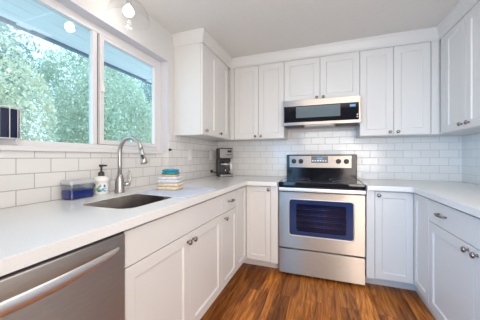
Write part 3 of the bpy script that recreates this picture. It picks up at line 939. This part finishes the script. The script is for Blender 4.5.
# local: front is -Y, width along X
bm = bmesh.new()
rbox_z(bm, -0.085, 0.085, -0.10, 0.10, 0.02, [(0.004, 0.9155), (0, 0.92), (0, 0.944), (0.003, 0.948)])
rbox_z(bm, -0.085, 0.085, 0.01, 0.10, 0.012, [(0, 0.9475), (0, 1.14)])
rbox_z(bm, -0.085, 0.085, -0.085, 0.10, 0.02, [(0.003, 1.140), (0, 1.143), (0, 1.262), (0.008, 1.270)])
obj('body', place(bm), 'black_plastic', cm, 0.001)
bm = bmesh.new(); box(bm, -0.084, 0.084, -0.091, -0.0845, 1.146, 1.256)
fpan = obj('front_panel', place(bm), 'steel', cm, 0.003)
bm = bmesh.new(); box(bm, 0.010, 0.062, -0.0935, -0.0905, 1.212, 1.240)
obj('display', place(bm), 'black_glass', fpan)
for i in range(3):
    bm = bmesh.new(); box(bm, -0.002 + i * 0.024, 0.014 + i * 0.024, -0.0935, -0.0905, 1.180, 1.192)
    obj('button', place(bm), 'black_plastic', fpan)
bm = bmesh.new(); rbox_z(bm, -0.084, 0.086, -0.104, -0.07, 0.014, [(0, 0.922), (0, 0.9435)])
obj('base_band', place(bm), 'steel', cm)
bm = lathe(bmesh.new(), (0, -0.035, 0.9485), [(0.050, 0), (0.062, 0.008), (0.066, 0.05), (0.056, 0.10), (0.044, 0.135), (0.046, 0.145)], n=28)
cf = obj('carafe', place(bm), 'clear_glass', cm, smooth=True)
bm = lathe(bmesh.new(), (0, -0.035, 1.058), [(0.0535, 0), (0.0575, 0.0), (0.0545, 0.022), (0.0505, 0.022)], n=28)
obj('shine_band', place(bm), 'steel_trim', cf, smooth=True)  # bright ring added as the carafe's highlight
bm = bmesh.new()
tube(bm, [(0.030, -0.082, 1.085), (0.040, -0.112, 1.085), (0.046, -0.122, 1.06), (0.046, -0.122, 1.0), (0.038, -0.108, 0.975), (0.032, -0.092, 0.975)], 0.011, 8)
obj('handle', place(bm), 'steel_trim', cf, smooth=True)
bm = lathe(bmesh.new(), (0, -0.035, 1.0935), [(0.046, 0), (0.046, 0.014), (0.030, 0.022)], n=24)
obj('carafe_lid', place(bm), 'black_plastic', cf)
bm = bmesh.new()
tube(bm, [(-1.20, 2.70, 0.96), (-1.245, 2.67, 0.955), (-1.29, 2.66, 0.965), (-1.335, 2.66, 0.975)], 0.006, 8)
lathe(bm, (-1.346, 2.66, 0.975), [(0.016, 0), (0.016, 0.022), (0.008, 0.03)], 'X', 12)
obj('power_cord', bm, 'black_plastic', cm, smooth=True)

# ------------------------------------------------------------------ outlets on the left backsplash
def outlet(y, label, slots=True):
    o = root('outlet_plate', label, 'outlet', (XW + 0.008, y, 1.12), 'cover plates on the left backsplash')
    pl = obj('plate', fbox(bmesh.new(), 'L', XW + 0.0142, y - 0.036, y + 0.036, -0.006, 0, 1.125, 1.24), 'white_plastic', o, 0.003)
    if slots:
        for z in (1.155, 1.21):
            obj('socket', fbox(bmesh.new(), 'L', XW + 0.0152, y - 0.016, y + 0.016, -0.001, 0, z - 0.014, z + 0.014), 'white_plastic', pl, 0.003)
    else:
        obj('switch', fbox(bmesh.new(), 'L', XW + 0.0172, y - 0.016, y + 0.016, -0.003, 0, 1.150, 1.215), 'white_plastic', pl, 0.003)
    return o
outlet(2.165, 'white cover plate on the tile above the folded cloths, nearer the window', False)
outlet(2.665, 'white cover plate on the tile just left of the coffee maker')

# small dark hook at the corner of the recess
bm = lathe(bmesh.new(), (XW + 0.0085, 1.813, 1.225), [(0.012, 0), (0.013, 0.006), (0.007, 0.010), (0.010, 0.018), (0.006, 0.022)], 'X', 14)
tag(obj('wall_hook', bm, 'black_plastic', None, smooth=True), 'small black hook on the corner of the window recess', 'hook')

# ------------------------------------------------------------------ navy pot in a wire stand on the sill
px_, py_, pz = -1.407, 0.658, 1.2125
pot = root('sill_planter', 'navy oval pot in a pale wire stand on the window sill', 'planter', (px_, py_, pz))
def oval(r, z, n=36, sx_=0.024, sy_=0.050): return [(px_ + (sx_ + r) * math.cos(2 * math.pi * k / n), py_ + (sy_ + r) * math.sin(2 * math.pi * k / n), z) for k in range(n)]
bm = bmesh.new()
rings = [[bm.verts.new(p) for p in oval(r, z)] for r, z in ((-0.004, 1.247), (0, 1.251), (0, 1.385), (-0.004, 1.385), (-0.005, 1.370))]
for a, b in zip(rings, rings[1:]):
    for k in range(36): bm.faces.new((a[k], a[(k + 1) % 36], b[(k + 1) % 36], b[k]))
bm.faces.new(rings[0]); bm.faces.new(list(reversed(rings[-1])))
obj('pot', bm, 'navy', pot, smooth=False)
bm = bmesh.new()
tube(bm, oval(0.003, 1.2455), 0.002, 8, True)
for k in range(0, 36, 4):
    p0, p1 = oval(0.003, 1.2455)[k], oval(0.003, 1.392)[k]
    tube(bm, [p0, p1], 0.0018, 8)
tube(bm, oval(0.003, 1.392), 0.002, 8, True)
for k in (5, 13, 23, 31):
    p0, p1 = oval(0.003, 1.2455)[k], oval(-0.006, 1.2145)[k]
    tube(bm, [p0, p1], 0.0022, 8)
obj('wire_stand', bm, 'wire', pot, smooth=True, label='pale wire stand')

# ------------------------------------------------------------------ outside: eave, ground, trees
ez, ex = 2.18, -2.23
bm = bmesh.new()
for i in range(5):
    xa = -1.6 - 0.126 * i
    box(bm, xa - 0.122, xa, -3, 6, ez + 0.012, ez + 0.03)
box(bm, -2.23, -1.6, -3, 6, ez + 0.03, ez + 0.06)
ev = struct('roof_eave', bm, 'soffit')
struct('fascia_board', bx(ex - 0.03, ex, -3, 6, ez - 0.012, ez + 0.14), 'fascia', ev)
for y in (-0.3, 1.10, 2.5, 3.9):
    struct('rafter_tail', bx(ex, -1.6, y, y + 0.09, ez - 0.0, ez + 0.0119), 'soffit', ev)
struct('ground_outside', bx(-30, -1.6, -12, 30, -0.6, -0.5), 'bounce_ground')

def leaf_mesh(name, n, mat, rx, ry, rz, size, seed):
    rnd = random.Random(seed)
    bm = bmesh.new()
    # leaves gather in clumps over the crown
    clumps = []
    for i in range(70):
        while True:
            p = Vector((rnd.uniform(-1, 1), rnd.uniform(-1, 1), rnd.uniform(-1, 1)))
            if 0.25 < p.length < 0.95: break
        clumps.append(p)
    for i in range(n):
        c = rnd.choice(clumps)
        p = c + Vector((rnd.gauss(0, .16), rnd.gauss(0, .16), rnd.gauss(0, .16)))
        if p.length > 1: p *= rnd.uniform(0.8, 1.0) / p.length
        p = Vector((p.x * rx, p.y * ry, p.z * rz))
        s = size * rnd.uniform(0.6, 1.4)
        q = Matrix.Rotation(rnd.uniform(0, 6.28), 3, 'Z') @ Matrix.Rotation(rnd.uniform(-1.2, 1.2), 3, 'X') @ Matrix.Rotation(rnd.uniform(-.8, .8), 3, 'Y')
        vs = [bm.verts.new(p + q @ Vector(v)) for v in ((0, -s, 0), (s * .45, 0, s * .12), (0, s, 0), (-s * .45, 0, s * .12))]
        bm.faces.new((vs[0], vs[1], vs[2]))
        bm.faces.new((vs[0], vs[2], vs[3]))
    me = bpy.data.meshes.new(name)
    bm.to_mesh(me); bm.free()
    me.materials.append(M[mat])
    return me
LM = [leaf_mesh('crown_pale', 24000, 'leaf_pale', 1.2, 1.2, 1.6, 0.036, 1), leaf_mesh('crown_green', 24000, 'leaf', 1.2, 1.2, 1.7, 0.036, 2), leaf_mesh('crown_dark', 24000, 'leaf_dark', 1.2, 1.2, 1.7, 0.04, 3)]
def tree(x, y, zc, sc, k, label, rz):
    t = root('garden_tree', label, 'tree', (x, y, -0.5), 'trees outside the window')
    bm = bmesh.new()
    top = zc + 0.6 * sc
    tube(bm, [(x, y, -0.5), (x + .05, y, zc * 0.4), (x - .04, y + .05, zc), (x, y, top)], [0.13 * sc, 0.10 * sc, 0.07 * sc, 0.02], 10)
    for i in range(5):
        a = rz + i * 1.256
        tube(bm, [(x, y, zc - 0.5 * sc + 0.2 * i * sc), (x + .35 * sc * math.cos(a), y + .35 * sc * math.sin(a), zc + (.1 + .15 * i) * sc), (x + .62 * sc * math.cos(a), y + .62 * sc * math.sin(a), zc + (.2 + .15 * i) * sc)], [.03 * sc, .02 * sc, .008], 8)
    obj('trunk', bm, 'bark', t, smooth=True)
    o = bpy.data.objects.new('crown', LM[k])
    COL.objects.link(o)
    o.parent = t
    o.location = (0, 0, zc + 0.5)
    o.scale = (sc, sc, sc)
    o.rotation_euler = (0, 0, rz)
    return t
tree(-5.0, 1.7, 1.65, 1.02, 0, 'pale green leafy tree at the left side of the wide window pane', 0.3)
tree(-5.1, 4.25, 1.7, 1.02, 1, 'mid green leafy tree behind the window mullion', 1.4)
tree(-5.0, 6.85, 1.65, 1.04, 0, 'pale green leafy tree behind the narrow window pane', 2.2)
tree(-8.0, 2.7, 3.3, 1.45, 2, 'tall dark green tree behind the pale tree of the wide pane', 0.9)
tree(-8.1, 6.4, 3.4, 1.45, 1, 'tall mid green tree behind the row of nearer trees, near the mullion', 2.9)
tree(-8.0, 10.1, 3.3, 1.45, 2, 'tall dark green tree farthest to the right in the narrow pane', 4.0)
